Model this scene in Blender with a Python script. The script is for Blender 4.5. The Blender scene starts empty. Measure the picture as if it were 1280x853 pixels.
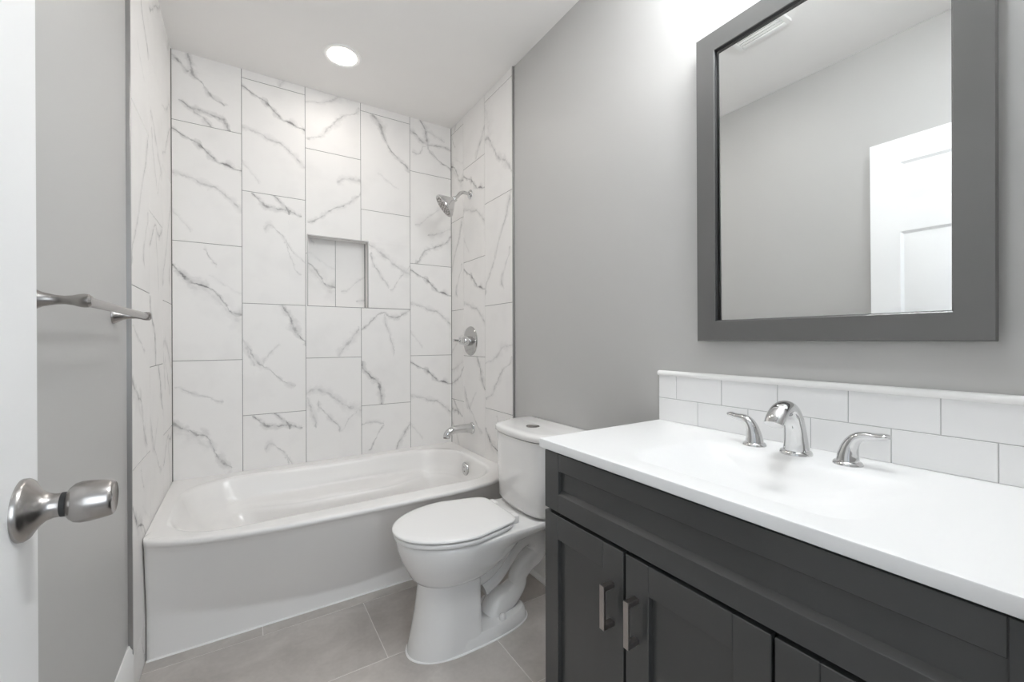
import bpy, bmesh, math, random
from mathutils import Vector, Matrix

# ------------------------------------------------------------------ camera, world, light
C = bpy.context.scene.collection
sc = bpy.context.scene
PI = math.pi

F_PX, YAW, PITCH, ROLL = 527.9, 0.5639, -0.0022, -0.0027
cd = bpy.data.cameras.new('camera')
cam = bpy.data.objects.new('camera', cd)
C.objects.link(cam)
cd.sensor_fit = 'HORIZONTAL'
cd.sensor_width = 36.0
cd.lens = 36.0 * F_PX / 1280.0
cd.clip_start = 0.01
fwd = Vector((math.sin(YAW) * math.cos(PITCH), math.cos(YAW) * math.cos(PITCH), math.sin(PITCH)))
rt = Vector((math.cos(YAW), -math.sin(YAW), 0))
up = rt.cross(fwd)
rt2 = rt * math.cos(ROLL) + up * math.sin(ROLL)
up2 = -rt * math.sin(ROLL) + up * math.cos(ROLL)
m3 = Matrix((rt2, up2, -fwd)).transposed()
cam.matrix_world = Matrix.Translation((0, 0, 1.155)) @ m3.to_4x4()
sc.camera = cam

sc.view_settings.view_transform = 'Standard'
sc.view_settings.look = 'None'
sc.view_settings.gamma = 1.0
sc.view_settings.use_curve_mapping = False
sc.view_settings.exposure = 0.29
sc.cycles.use_denoising = True
sc.cycles.max_bounces = 14
sc.cycles.diffuse_bounces = 8
sc.cycles.glossy_bounces = 8

w = bpy.data.worlds.new('world'); sc.world = w
w.use_nodes = True
w.node_tree.nodes['Background'].inputs[0].default_value = (0.85, 0.93, 1.0, 1)
w.node_tree.nodes['Background'].inputs[1].default_value = 0.4

CAN_POWER = 35.0        # recessed downlight over the tub (emission strength)
VANITY_POWER = 58.0     # globes of the vanity bar
HALL_W = 14.0           # unseen cool fill panel added in the hall
DOOR_FILL_POWER = 85.0       # unseen downlight added near the door to brighten the right wall
ROOM_POWER = 50.0            # second recessed light, over the floor by the door

def area(name, loc, rot, sx, sy, watts, col=(1, 1, 1)):
    l = bpy.data.lights.new(name, 'AREA')
    l.shape = 'RECTANGLE'; l.size = sx; l.size_y = sy; l.energy = watts; l.color = col
    o = bpy.data.objects.new(name, l); C.objects.link(o)
    o.location = loc; o.rotation_euler = rot
    return o
# area lamp added in the hall as cool daylight through the camera's doorway
area('hall_fill_light', (0.15, -1.28, 1.45), (PI / 2, 0, 0), 0.9, 1.4, HALL_W, (0.85, 0.93, 1.0))

# ------------------------------------------------------------------ dimensions
XL, XR, YB, ZC = -0.3074, 1.2025, 2.6755, 2.608      # tile faces and ceiling
GL, GR = -0.3174, 1.2125                             # painted faces
YTL, YTR = 1.795, 1.895                              # front edges of the tile
YF = 0.008                                           # room face of the doorway wall

# ------------------------------------------------------------------ materials
def new_mat(name):
    m = bpy.data.materials.new(name); m.use_nodes = True
    return m, m.node_tree, m.node_tree.nodes['Principled BSDF']

def plain(name, col, rough=0.5, metal=0.0, spec=0.5, noise=0.0, nscale=8.0, coat=0.0, bump=0.0, bscale=300.0):
    m, nt, b = new_mat(name)
    b.inputs['Roughness'].default_value = rough
    b.inputs['Metallic'].default_value = metal
    b.inputs['Specular IOR Level'].default_value = spec
    b.inputs['Coat Weight'].default_value = coat
    b.inputs['Coat Roughness'].default_value = 0.05
    tc = nt.nodes.new('ShaderNodeTexCoord')
    n = nt.nodes.new('ShaderNodeTexNoise'); n.inputs['Scale'].default_value = nscale; n.inputs['Detail'].default_value = 4
    nt.links.new(tc.outputs['Object'], n.inputs['Vector'])
    mx = nt.nodes.new('ShaderNodeMix'); mx.data_type = 'RGBA'
    k = noise
    mx.inputs['A'].default_value = (*[max(0, c * (1 - k)) for c in col], 1)
    mx.inputs['B'].default_value = (*[min(1, c * (1 + k)) for c in col], 1)
    nt.links.new(n.outputs['Fac'], mx.inputs['Factor'])
    nt.links.new(mx.outputs['Result'], b.inputs['Base Color'])
    if bump:
        n2 = nt.nodes.new('ShaderNodeTexNoise'); n2.inputs['Scale'].default_value = bscale
        nt.links.new(tc.outputs['Object'], n2.inputs['Vector'])
        bp = nt.nodes.new('ShaderNodeBump'); bp.inputs['Strength'].default_value = bump; bp.inputs['Distance'].default_value = 0.0006
        nt.links.new(n2.outputs['Fac'], bp.inputs['Height']); nt.links.new(bp.outputs['Normal'], b.inputs['Normal'])
    return m

def emit(name, col, strength):
    m, nt, b = new_mat(name)
    b.inputs['Base Color'].default_value = (0.9, 0.9, 0.9, 1)
    b.inputs['Emission Color'].default_value = (*col, 1)
    b.inputs['Emission Strength'].default_value = strength
    return m

M = {}
M['paint'] = plain('grey_wall_paint', (0.49, 0.485, 0.475), 0.42, noise=0.015, nscale=2, bump=0.15)
M['ceil'] = plain('ceiling_paint', (0.87, 0.855, 0.84), 0.7, noise=0.01)
M['hall'] = plain('hall_paint', (0.8, 0.82, 0.84), 0.6, noise=0.01)
M['trimwhite'] = plain('white_trim_paint', (0.86, 0.855, 0.845), 0.3, noise=0.01)
M['door'] = plain('white_door_paint', (0.86, 0.86, 0.86), 0.35, noise=0.008)
M['grout'] = plain('tile_grout', (0.20, 0.195, 0.19), 0.8, noise=0.05)
M['lightgrout'] = plain('pale_grout', (0.48, 0.48, 0.48), 0.8, noise=0.04)
M['floorgrout'] = plain('floor_grout', (0.74, 0.71, 0.68), 0.85, noise=0.05)
M['enamel'] = plain('white_tub_enamel', (0.84, 0.825, 0.81), 0.22, spec=0.5, coat=0.0, noise=0.005)
M['china'] = plain('white_vitreous_china', (0.84, 0.83, 0.82), 0.10, spec=0.55, coat=0.4, noise=0.005)
M['seat'] = plain('white_seat_plastic', (0.85, 0.84, 0.83), 0.18, noise=0.004)
M['caulk'] = plain('white_caulk', (0.9, 0.89, 0.88), 0.5, noise=0.01)
M['chrome'] = plain('chrome', (0.66, 0.66, 0.66), 0.06, metal=1.0, noise=0.02)
M['chromedim'] = plain('polished_plate', (0.50, 0.495, 0.485), 0.14, metal=1.0, noise=0.03)
M['nickel'] = plain('brushed_nickel', (0.42, 0.40, 0.385), 0.27, metal=1.0, noise=0.05, nscale=60)
M['pull'] = plain('dark_nickel_pull', (0.42, 0.39, 0.38), 0.28, metal=1.0, noise=0.05, nscale=40)
M['dark'] = plain('matt_black', (0.02, 0.02, 0.02), 0.6)
M['cab'] = plain('charcoal_cabinet_paint', (0.058, 0.059, 0.0585), 0.24, coat=0.25, noise=0.04, bump=0.1)
M['gapshade'] = plain('front_gap_shade', (0.01, 0.01, 0.01), 0.6)  # near black, paints the shade in the gaps between the fronts
M['quartz'] = plain('white_cultured_marble', (0.88, 0.88, 0.88), 0.28, coat=0.0, noise=0.006)
M['subway'] = plain('white_subway_glaze', (0.86, 0.86, 0.86), 0.10, coat=0.3, noise=0.006)
M['frame'] = plain('grey_mirror_frame_lacquer', (0.125, 0.123, 0.12), 0.26, noise=0.03, coat=0.15)
M['framedark'] = plain('dark_frame_lip', (0.015, 0.015, 0.016), 0.4)
M['glass'] = plain('mirror_silver', (0.93, 0.94, 0.935), 0.0, metal=1.0)
M['alu'] = plain('satin_aluminium_edge', (0.42, 0.415, 0.41), 0.35, metal=1.0, noise=0.03)
M['nicheedge'] = plain('matt_grey_tile_edge', (0.50, 0.49, 0.48), 0.6, noise=0.03)
M['lens'] = emit('downlight_lens', (1.0, 0.94, 0.875), CAN_POWER)
M['lens2'] = emit('downlight_lens_by_door', (1.0, 0.965, 0.925), ROOM_POWER)
M['lens3'] = emit('added_downlight_lens_cool', (0.88, 0.95, 1.0), DOOR_FILL_POWER)
M['globe'] = emit('frosted_globe', (0.95, 0.98, 1.0), VANITY_POWER)

def floor_mat():
    m, nt, b = new_mat('taupe_porcelain_floor')
    b.inputs['Roughness'].default_value = 0.38
    tc = nt.nodes.new('ShaderNodeTexCoord')
    uv = tc.outputs['UV']
    n = nt.nodes.new('ShaderNodeTexNoise'); n.inputs['Scale'].default_value = 3.2; n.inputs['Detail'].default_value = 6; n.inputs['Roughness'].default_value = 0.6; n.inputs['Distortion'].default_value = 0.6
    n2 = nt.nodes.new('ShaderNodeTexNoise'); n2.inputs['Scale'].default_value = 40; n2.inputs['Detail'].default_value = 5
    nt.links.new(uv, n.inputs['Vector']); nt.links.new(uv, n2.inputs['Vector'])
    r = nt.nodes.new('ShaderNodeValToRGB')
    r.color_ramp.elements[0].position = 0.3; r.color_ramp.elements[0].color = (0.45, 0.415, 0.388, 1)
    r.color_ramp.elements[1].position = 0.72; r.color_ramp.elements[1].color = (0.62, 0.58, 0.545, 1)
    nt.links.new(n.outputs['Fac'], r.inputs['Fac'])
    mx = nt.nodes.new('ShaderNodeMix'); mx.data_type = 'RGBA'; mx.blend_type = 'MULTIPLY'; mx.inputs['Factor'].default_value = 0.16
    nt.links.new(r.outputs['Color'], mx.inputs['A']); nt.links.new(n2.outputs['Fac'], mx.inputs['B'])
    nt.links.new(mx.outputs['Result'], b.inputs['Base Color'])
    return m
M['floor'] = floor_mat()

# marble prints: every vein is (axis, points along it as (u, t, half width), darkness); u runs across the
# tile, t down it; axis 'u' for veins that cross the tile, 't' for those that run down it
PRINTS = {
 'A': [('u', [(0, .06, .007), (.15, .107, .006), (.25, .13, .005), (.37, .166, .012), (.43, .19, .005), (.51, .237, .011), (.65, .283, .005), (.81, .30, .009), (1, .334, .008)], .8),
       ('u', [(0, .425, .010), (.27, .458, .006), (.43, .50, .012), (.61, .515, .005), (.79, .58, .008), (1, .68, .011)], .42),
       ('t', [(.02, .73, .008), (.12, .80, .006), (.25, .90, .004)], .2)],
 'B': [('u', [(0, .20, .009), (.15, .28, .012), (.28, .335, .013), (.43, .36, .010), (.58, .395, .006), (.71, .49, .008), (.80, .565, .006), (.9, .585, .007), (1, .60, .012)], .85),
       ('u', [(.1, .28, .015), (.28, .36, .020), (.5, .41, .018), (.7, .52, .022), (.85, .61, .035), (1, .65, .040)], .22),
       ('u', [(.43, .05, .004), (.52, .12, .006), (.62, .17, .006)], .4),
       ('u', [(.5, .27, .004), (.75, .35, .005), (1, .43, .005)], .15)],
 'C': [('u', [(0, .50, .016), (.15, .555, .011), (.30, .61, .009), (.47, .645, .011), (.54, .71, .011), (.58, .78, .016), (.69, .88, .020), (.82, .93, .008)], .62),
       ('u', [(.05, .21, .003), (.2, .255, .006), (.3, .28, .006), (.47, .31, .004), (.69, .355, .005)], .42),
       ('u', [(0, .56, .02), (.3, .65, .02), (.5, .72, .02)], .15)],
 'D': [('u', [(.15, .02, .006), (.29, .08, .009), (.42, .115, .007), (.69, .115, .006), (.94, .15, .004)], .7),
       ('t', [(.47, 0, .005), (.6, .055, .008), (.71, .12, .012), (.73, .15, .004)], .75),
       ('u', [(.33, .31, .008), (.42, .27, .010), (.54, .32, .006), (.67, .40, .007), (.76, .56, .009), (.93, .70, .006)], .38),
       ('u', [(.66, .42, .004), (.8, .50, .006), (1, .58, .006)], .28)],
 'E': [('t', [(.60, 0, .006), (.74, .11, .011), (.81, .21, .014), (.9, .30, .006), (1, .36, .005)], .75),
       ('u', [(0, .31, .008), (.12, .42, .012), (.24, .53, .010), (.4, .58, .005), (.6, .69, .006), (.83, .745, .006)], .5),
       ('t', [(.05, .34, .005), (.1, .45, .010), (.17, .55, .008)], .35),
       ('t', [(.55, .36, .004), (.45, .43, .008), (.3, .53, .005)], .3)],
 'F': [('u', [(.05, .69, .004), (.38, .58, .008), (.56, .515, .006), (.78, .455, .009), (.9, .39, .007), (1, .34, .005)], .5),
       ('u', [(.55, .26, .006), (.7, .225, .010), (1, .215, .013)], .42)],
 'G': [('u', [(0, .34, .014), (.16, .30, .012), (.33, .33, .014), (.54, .41, .014), (.76, .49, .016), (1, .53, .020)], .38),
       ('t', [(.04, .38, .006), (.1, .51, .008), (.17, .65, .004)], .35),
       ('t', [(.2, .42, .005), (.39, .57, .008), (.6, .72, .004)], .5),
       ('u', [(.6, .72, .004), (.78, .6, .006), (1, .50, .008)], .3)],
 'H': [('t', [(.22, 0, .008), (.35, .07, .016), (.44, .17, .013), (.55, .30, .006), (.78, .41, .010), (.98, .51, .008)], .62),
       ('u', [(.35, .6, .004), (.55, .66, .005), (.75, .71, .003)], .22)],
 'K': [('u', [(.1, .34, .008), (.45, .44, .013), (.72, .545, .014), (1, .62, .016)], .36),
       ('t', [(.2, .43, .005), (.39, .66, .008), (.54, .77, .004)], .42),
       ('u', [(.6, .79, .004), (.79, .655, .007), (1, .54, .006)], .3)],
 'M': [('u', [(0, .23, .006), (.23, .12, .006), (.42, .05, .005), (.6, .085, .006), (.75, .08, .011), (.9, .04, .007), (1, 0, .004)], .6),
       ('t', [(0, .55, .007), (.17, .68, .012), (.36, .80, .011), (.40, 1, .006)], .72),
       ('t', [(.45, .05, .004), (.57, .27, .006), (.66, .49, .003)], .35)],
 'N': [('u', [(0, .18, .005), (.25, .17, .006), (.45, .2, .005)], .4),
       ('u', [(.14, .45, .004), (.3, .33, .006), (.45, .22, .005)], .5),
       ('u', [(.6, .52, .006), (.78, .40, .012), (1, .24, .012)], .6)],
 'S': [('t', [(.24, .40, .005), (.34, .51, .011), (.39, .65, .008), (.41, .70, .008), (.53, .77, .007), (.75, .84, .008), (.95, .9, .004)], .65),
       ('u', [(0, .56, .007), (.14, .59, .010), (.21, .63, .009), (.37, .66, .006)], .6),
       ('u', [(.37, .67, .005), (.55, .655, .006), (.73, .65, .006), (1, .67, .008)], .5),
       ('u', [(.05, .78, .007), (.16, .79, .008), (.35, .69, .005)], .4),
       ('u', [(.4, .52, .004), (.6, .55, .006), (.8, .58, .006)], .3)],
 'T': [('u', [(.1, .57, .005), (.46, .44, .006), (.95, .28, .006)], .25),
       ('u', [(.12, .99, .010), (.3, .86, .012), (.5, .80, .008), (.8, .73, .007), (1, .62, .006)], .6),
       ('u', [(.4, .66, .006), (.7, .62, .010), (.95, .56, .006)], .3)],
 'V': [('u', [(0, .45, .006), (.12, .51, .007), (.23, .56, .005)], .6),
       ('t', [(.24, .41, .004), (.28, .52, .010), (.29, .575, .009), (.41, .64, .006), (.6, .735, .010), (.72, .78, .006)], .62),
       ('u', [(.12, .82, .004), (.31, .865, .010), (.49, .88, .007), (.65, .90, .008), (.75, .93, .011), (.80, .985, .009)], .72),
       ('t', [(.31, .87, .006), (.43, .93, .008), (.55, .99, .009)], .55)],
 'J': [('t', [(.95, .02, .008), (.79, .2, .011), (.58, .37, .006), (.33, .6, .009), (.02, .87, .008)], .45),
       ('t', [(.92, .5, .004), (.75, .66, .006), (.62, .8, .010), (.7, .86, .004)], .38)],
 'P': [('u', [(0, .37, .012), (.15, .38, .014), (.3, .47, .010), (.5, .62, .012), (.79, .71, .014), (1, .83, .010)], .5),
       ('t', [(.04, .05, .02), (.12, .22, .03), (.2, .38, .02)], .16)],
 'Q': [('u', [(0, .55, .005), (.38, .50, .006), (.67, .40, .012), (1, .37, .006)], .3),
       ('t', [(.97, .48, .006), (.67, .6, .009), (.46, .72, .011), (.24, .86, .010), (.05, .9, .012)], .42)],
 'R': [('t', [(.95, .68, .006), (.8, .82, .012), (.6, .97, .008)], .4)],
}

def marble(key):
    m, nt, b = new_mat('marble_tile_' + {'A': 'ash', 'B': 'bold', 'C': 'cord', 'D': 'drift', 'E': 'ember', 'F': 'feather', 'G': 'gust',
               'H': 'haze', 'K': 'kelp', 'M': 'mist', 'N': 'nimbus', 'S': 'star', 'T': 'thread', 'V': 'vine', 'J': 'jag', 'P': 'plume', 'Q': 'quill', 'R': 'ray'}[key])
    b.inputs['Roughness'].default_value = 0.42
    b.inputs['Specular IOR Level'].default_value = 0.35
    N, L = nt.nodes.new, nt.links.new
    def math_(op, a, c=None, clamp=False):
        n = N('ShaderNodeMath'); n.operation = op; n.use_clamp = clamp
        for i, v in enumerate((a, c)):
            if v is None: continue
            if isinstance(v, (int, float)): n.inputs[i].default_value = v
            else: L(v, n.inputs[i])
        return n.outputs[0]
    tc = N('ShaderNodeTexCoord')
    nz = N('ShaderNodeTexNoise'); nz.inputs['Scale'].default_value = 9.0; nz.inputs['Detail'].default_value = 6; nz.inputs['Roughness'].default_value = 0.62
    off = N('ShaderNodeMapping'); off.inputs['Location'].default_value = (ord(key) * 0.37, ord(key) * 0.11, 0)
    L(tc.outputs['UV'], off.inputs['Vector']); L(off.outputs['Vector'], nz.inputs['Vector'])
    sub = N('ShaderNodeVectorMath'); sub.operation = 'SUBTRACT'; sub.inputs[1].default_value = (0.5, 0.5, 0.5); L(nz.outputs['Color'], sub.inputs[0])
    scl = N('ShaderNodeVectorMath'); scl.operation = 'SCALE'; scl.inputs['Scale'].default_value = 0.055; L(sub.outputs[0], scl.inputs[0])
    add = N('ShaderNodeVectorMath'); add.operation = 'ADD'; L(tc.outputs['UV'], add.inputs[0]); L(scl.outputs[0], add.inputs[1])
    nz2 = N('ShaderNodeTexNoise'); nz2.inputs['Scale'].default_value = 42.0; nz2.inputs['Detail'].default_value = 4; L(off.outputs['Vector'], nz2.inputs['Vector'])
    sub2 = N('ShaderNodeVectorMath'); sub2.operation = 'SUBTRACT'; sub2.inputs[1].default_value = (0.5, 0.5, 0.5); L(nz2.outputs['Color'], sub2.inputs[0])
    scl2 = N('ShaderNodeVectorMath'); scl2.operation = 'SCALE'; scl2.inputs['Scale'].default_value = 0.022; L(sub2.outputs[0], scl2.inputs[0])
    add2 = N('ShaderNodeVectorMath'); add2.operation = 'ADD'; L(add.outputs[0], add2.inputs[0]); L(scl2.outputs[0], add2.inputs[1])
    wn = N('ShaderNodeTexNoise'); wn.inputs['Scale'].default_value = 13; wn.inputs['Detail'].default_value = 3; L(off.outputs['Vector'], wn.inputs['Vector'])
    wr = N('ShaderNodeMapRange'); wr.inputs['From Min'].default_value = 0.35; wr.inputs['From Max'].default_value = 0.68; wr.inputs['To Min'].default_value = 0.45; wr.inputs['To Max'].default_value = 2.1
    L(wn.outputs['Fac'], wr.inputs['Value'])
    sep = N('ShaderNodeSeparateXYZ'); L(add2.outputs[0], sep.inputs[0])
    U = sep.outputs['X']; T = math_('SUBTRACT', 1.0, sep.outputs['Y'])
    u01 = math_('MULTIPLY', U, 2.0)
    bl = N('ShaderNodeTexNoise'); bl.inputs['Scale'].default_value = 16; bl.inputs['Detail'].default_value = 5
    L(off.outputs['Vector'], bl.inputs['Vector'])
    mrb = N('ShaderNodeMapRange'); mrb.inputs['From Min'].default_value = 0.36; mrb.inputs['From Max'].default_value = 0.62
    mrb.inputs['To Min'].default_value = 0.35; mrb.inputs['To Max'].default_value = 1.0
    L(bl.outputs['Fac'], mrb.inputs['Value'])
    total = None
    def curve(src, pts):
        c = N('ShaderNodeFloatCurve'); cv = c.mapping.curves[0]
        pts = sorted(pts)
        while len(cv.points) < len(pts): cv.points.new(0.5, 0.5)
        for p, (x, y) in zip(cv.points, pts): p.location = (x, y)
        for p in cv.points: p.handle_type = 'AUTO_CLAMPED'
        c.mapping.update(); L(src, c.inputs['Value'])
        return c.outputs[0]
    for axis, pts, dark in PRINTS[key]:
        if axis == 'u':
            s, other = u01, T
            cp = [(p[0], p[1]) for p in pts]; wp = [(p[0], p[2]) for p in pts]
        else:
            s, other = T, U
            cp = [(p[1], p[0] * 0.5) for p in pts]; wp = [(p[1], p[2]) for p in pts]
        cp.sort(); wp.sort()
        if wp[0][0] > 0.02: wp = [(0, 0), (wp[0][0] - 0.015, 0)] + wp
        if wp[-1][0] < 0.98: wp = wp + [(wp[-1][0] + 0.015, 0), (1, 0)]
        if cp[0][0] > 0.02: cp = [(0, cp[0][1])] + cp
        if cp[-1][0] < 0.98: cp = cp + [(1, cp[-1][1])]
        c = curve(s, cp)
        wv = curve(s, [(x, y * 15) for x, y in wp])
        wv = math_('MULTIPLY', math_('MULTIPLY', wv, wr.outputs[0]), 1.35 / 15)
        d = math_('ABSOLUTE', math_('SUBTRACT', other, c))
        q = math_('DIVIDE', d, math_('ADD', wv, 1e-4))
        mr = N('ShaderNodeMapRange'); mr.interpolation_type = 'SMOOTHSTEP'
        mr.inputs['From Min'].default_value = 1.15; mr.inputs['From Max'].default_value = 0.1
        mr.inputs['To Min'].default_value = 0.0; mr.inputs['To Max'].default_value = dark
        L(q, mr.inputs['Value'])
        halo = N('ShaderNodeMapRange'); halo.interpolation_type = 'SMOOTHSTEP'
        halo.inputs['From Min'].default_value = 3.2; halo.inputs['From Max'].default_value = 0.3
        halo.inputs['To Min'].default_value = 0.0; halo.inputs['To Max'].default_value = dark * 0.32
        L(q, halo.inputs['Value'])
        v = math_('MAXIMUM', math_('MULTIPLY', mr.outputs[0], mrb.outputs[0]), halo.outputs[0])
        total = v if total is None else math_('MAXIMUM', total, v)
    # very faint clouding of the whole tile
    cl = N('ShaderNodeTexNoise'); cl.inputs['Scale'].default_value = 3.5; cl.inputs['Detail'].default_value = 4; L(off.outputs['Vector'], cl.inputs['Vector'])
    mrc = N('ShaderNodeMapRange'); mrc.inputs['From Min'].default_value = 0.5; mrc.inputs['From Max'].default_value = 0.8; mrc.inputs['To Max'].default_value = 0.07
    L(cl.outputs['Fac'], mrc.inputs['Value'])
    total = math_('MAXIMUM', total, mrc.outputs[0])
    mx = N('ShaderNodeMix'); mx.data_type = 'RGBA'
    mx.inputs['A'].default_value = (0.83, 0.815, 0.80, 1); mx.inputs['B'].default_value = (0.12, 0.117, 0.117, 1)
    L(total, mx.inputs['Factor']); L(mx.outputs['Result'], b.inputs['Base Color'])
    return m
KEYS = list(PRINTS)
MAR = {k: marble(k) for k in KEYS}

# ------------------------------------------------------------------ helpers
def link(name, bm, mats, parent=None, smooth=True, angle=38, recalc=True):
    """link bm (world coordinates) as ONE mesh object; under its parent it is stored relative to it"""
    if recalc: bmesh.ops.recalc_face_normals(bm, faces=bm.faces)
    base = Vector((0, 0, 0))
    p = parent
    while p is not None:
        base += p.location; p = p.parent
    loc = Vector((0, 0, 0))
    if parent is None and len(bm.verts):
        xs = [v.co for v in bm.verts]
        loc = Vector((sum(v.x for v in xs) / len(xs), sum(v.y for v in xs) / len(xs), min(v.z for v in xs)))
    bmesh.ops.translate(bm, verts=bm.verts, vec=-(base + loc))
    if smooth:
        a = math.radians(angle)
        for f in bm.faces: f.smooth = True
        for e in bm.edges:
            e.smooth = not (len(e.link_faces) == 2 and e.calc_face_angle(0) > a)
    me = bpy.data.meshes.new(name); bm.to_mesh(me); bm.free()
    if not isinstance(mats, (list, tuple)): mats = [mats]
    for m in mats: me.materials.append(m)
    o = bpy.data.objects.new(name, me); C.objects.link(o)
    o.location = loc
    if parent is not None: o.parent = parent
    return o

def thing(name, label, cat, loc, group=None):
    o = bpy.data.objects.new(name, None); C.objects.link(o)
    o.location = loc; o.empty_display_size = 0.05
    o['label'] = label; o['category'] = cat
    if group: o['group'] = group
    return o

def tag(o, label, cat, group=None):
    o['label'] = label; o['category'] = cat
    if group: o['group'] = group
    return o

def struct(o):
    o['kind'] = 'structure'; return o

def BM(): return bmesh.new()

def box(bm, x0, x1, y0, y1, z0, z1, bev=0.0, seg=2, mi=0):
    vs = [bm.verts.new((x, y, z)) for x in (x0, x1) for y in (y0, y1) for z in (z0, z1)]
    idx = [(0, 1, 3, 2), (4, 6, 7, 5), (0, 4, 5, 1), (2, 3, 7, 6), (0, 2, 6, 4), (1, 5, 7, 3)]
    fs = [bm.faces.new([vs[i] for i in t]) for t in idx]
    for f in fs: f.material_index = mi
    if bev > 0:
        es = set(e for f in fs for e in f.edges)
        r = bmesh.ops.bevel(bm, geom=list(es), offset=bev, segments=seg, affect='EDGES', profile=0.5)
        for f in r['faces']: f.material_index = mi
    return fs

def frame_of(d):
    d = Vector(d).normalized()
    a = Vector((0, 0, 1)) if abs(d.z) < 0.9 else Vector((0, 1, 0))
    x = d.cross(a).normalized(); y = d.cross(x).normalized()
    return x, y, d

def lathe(bm, o, d, prof, n=32, cap0=True, cap1=True, mi=0):
    """prof: (radius, distance along d)"""
    o = Vector(o); x, y, d = frame_of(d)
    rings = []
    for r, t in prof:
        rings.append([bm.verts.new(o + d * t + (x * math.cos(a) + y * math.sin(a)) * r) for a in [2 * PI * i / n for i in range(n)]])
    loft(bm, rings, cap0, cap1, mi, made=True)

def loft(bm, rings, cap0=True, cap1=True, mi=0, made=False):
    if not made: rings = [[bm.verts.new(p) for p in r] for r in rings]
    n = len(rings[0])
    for a, b in zip(rings, rings[1:]):
        for i in range(n):
            f = bm.faces.new((a[i], a[(i + 1) % n], b[(i + 1) % n], b[i])); f.material_index = mi
    if cap0: bm.faces.new(rings[0][::-1]).material_index = mi
    if cap1: bm.faces.new(rings[-1]).material_index = mi

def catmull(P, per=8):
    P = [Vector(p) if not isinstance(p, Vector) else p for p in P]
    Q = [P[0] * 2 - P[1]] + P + [P[-1] * 2 - P[-2]]
    out = []
    for i in range(1, len(Q) - 2):
        a, b, c, d = Q[i - 1], Q[i], Q[i + 1], Q[i + 2]
        for k in range(per):
            t = k / per
            out.append(0.5 * ((2 * b) + (c - a) * t + (2 * a - 5 * b + 4 * c - d) * t * t + (3 * b - a - 3 * c + d) * t ** 3))
    out.append(P[-1].copy())
    return out

def tube(bm, pts, radii, n=20, per=8, flat=None, ref=None, cap=True, mi=0):
    """smooth swept tube; radii per control point; flat: (a, b) per point scales along the two cross axes, ref fixes the first"""
    k = [Vector((*p, r)) for p, r in zip(pts, radii)]
    if flat: k = [Vector((*p, r, f[0], f[1])) for p, r, f in zip(pts, radii, flat)]
    S = catmull(k, per) if len(k) > 2 else k
    cen = [Vector(s[:3]) for s in S]
    rings = []
    prev = None
    for i, s in enumerate(S):
        t = (cen[min(i + 1, len(S) - 1)] - cen[max(i - 1, 0)]).normalized()
        if ref is not None:
            x = Vector(ref); x = (x - t * x.dot(t)).normalized()
        elif prev is None:
            x = frame_of(t)[0]
        else:
            x = (prev - t * prev.dot(t)).normalized()
        prev = x
        y = t.cross(x)
        fa, fb = (s[4], s[5]) if flat else (1, 1)
        r = s[3]
        rings.append([cen[i] + x * (math.cos(2 * PI * j / n) * r * fa) + y * (math.sin(2 * PI * j / n) * r * fb) for j in range(n)])
    loft(bm, rings, cap, cap, mi)

def rrect(x0, x1, y0, y1, r, n=12):
    """rounded rectangle, counter-clockwise from the front left corner's middle; 4*(2n) points"""
    pts = []
    cs = [((x0 + r, y0 + r), 1.25 * PI), ((x1 - r, y0 + r), 1.75 * PI), ((x1 - r, y1 - r), 0.25 * PI), ((x0 + r, y1 - r), 0.75 * PI)]
    for i in range(4):
        (ax, ay), a0 = cs[i]; (bx, by), _ = cs[(i + 1) % 4]
        h = n // 3
        arc1 = [(ax + r * math.cos(a0 + PI / 4 * k / h), ay + r * math.sin(a0 + PI / 4 * k / h)) for k in range(h)]
        a1 = a0 + PI / 4
        s0 = (ax + r * math.cos(a1), ay + r * math.sin(a1)); s1 = (bx + r * math.cos(a1), by + r * math.sin(a1))
        m = 2 * n - 2 * h
        st = [(s0[0] + (s1[0] - s0[0]) * k / m, s0[1] + (s1[1] - s0[1]) * k / m) for k in range(m)]
        arc2 = [(bx + r * math.cos(a1 + PI / 4 * k / h), by + r * math.sin(a1 + PI / 4 * k / h)) for k in range(h)]
        pts += arc1 + st + arc2
    return pts

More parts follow.
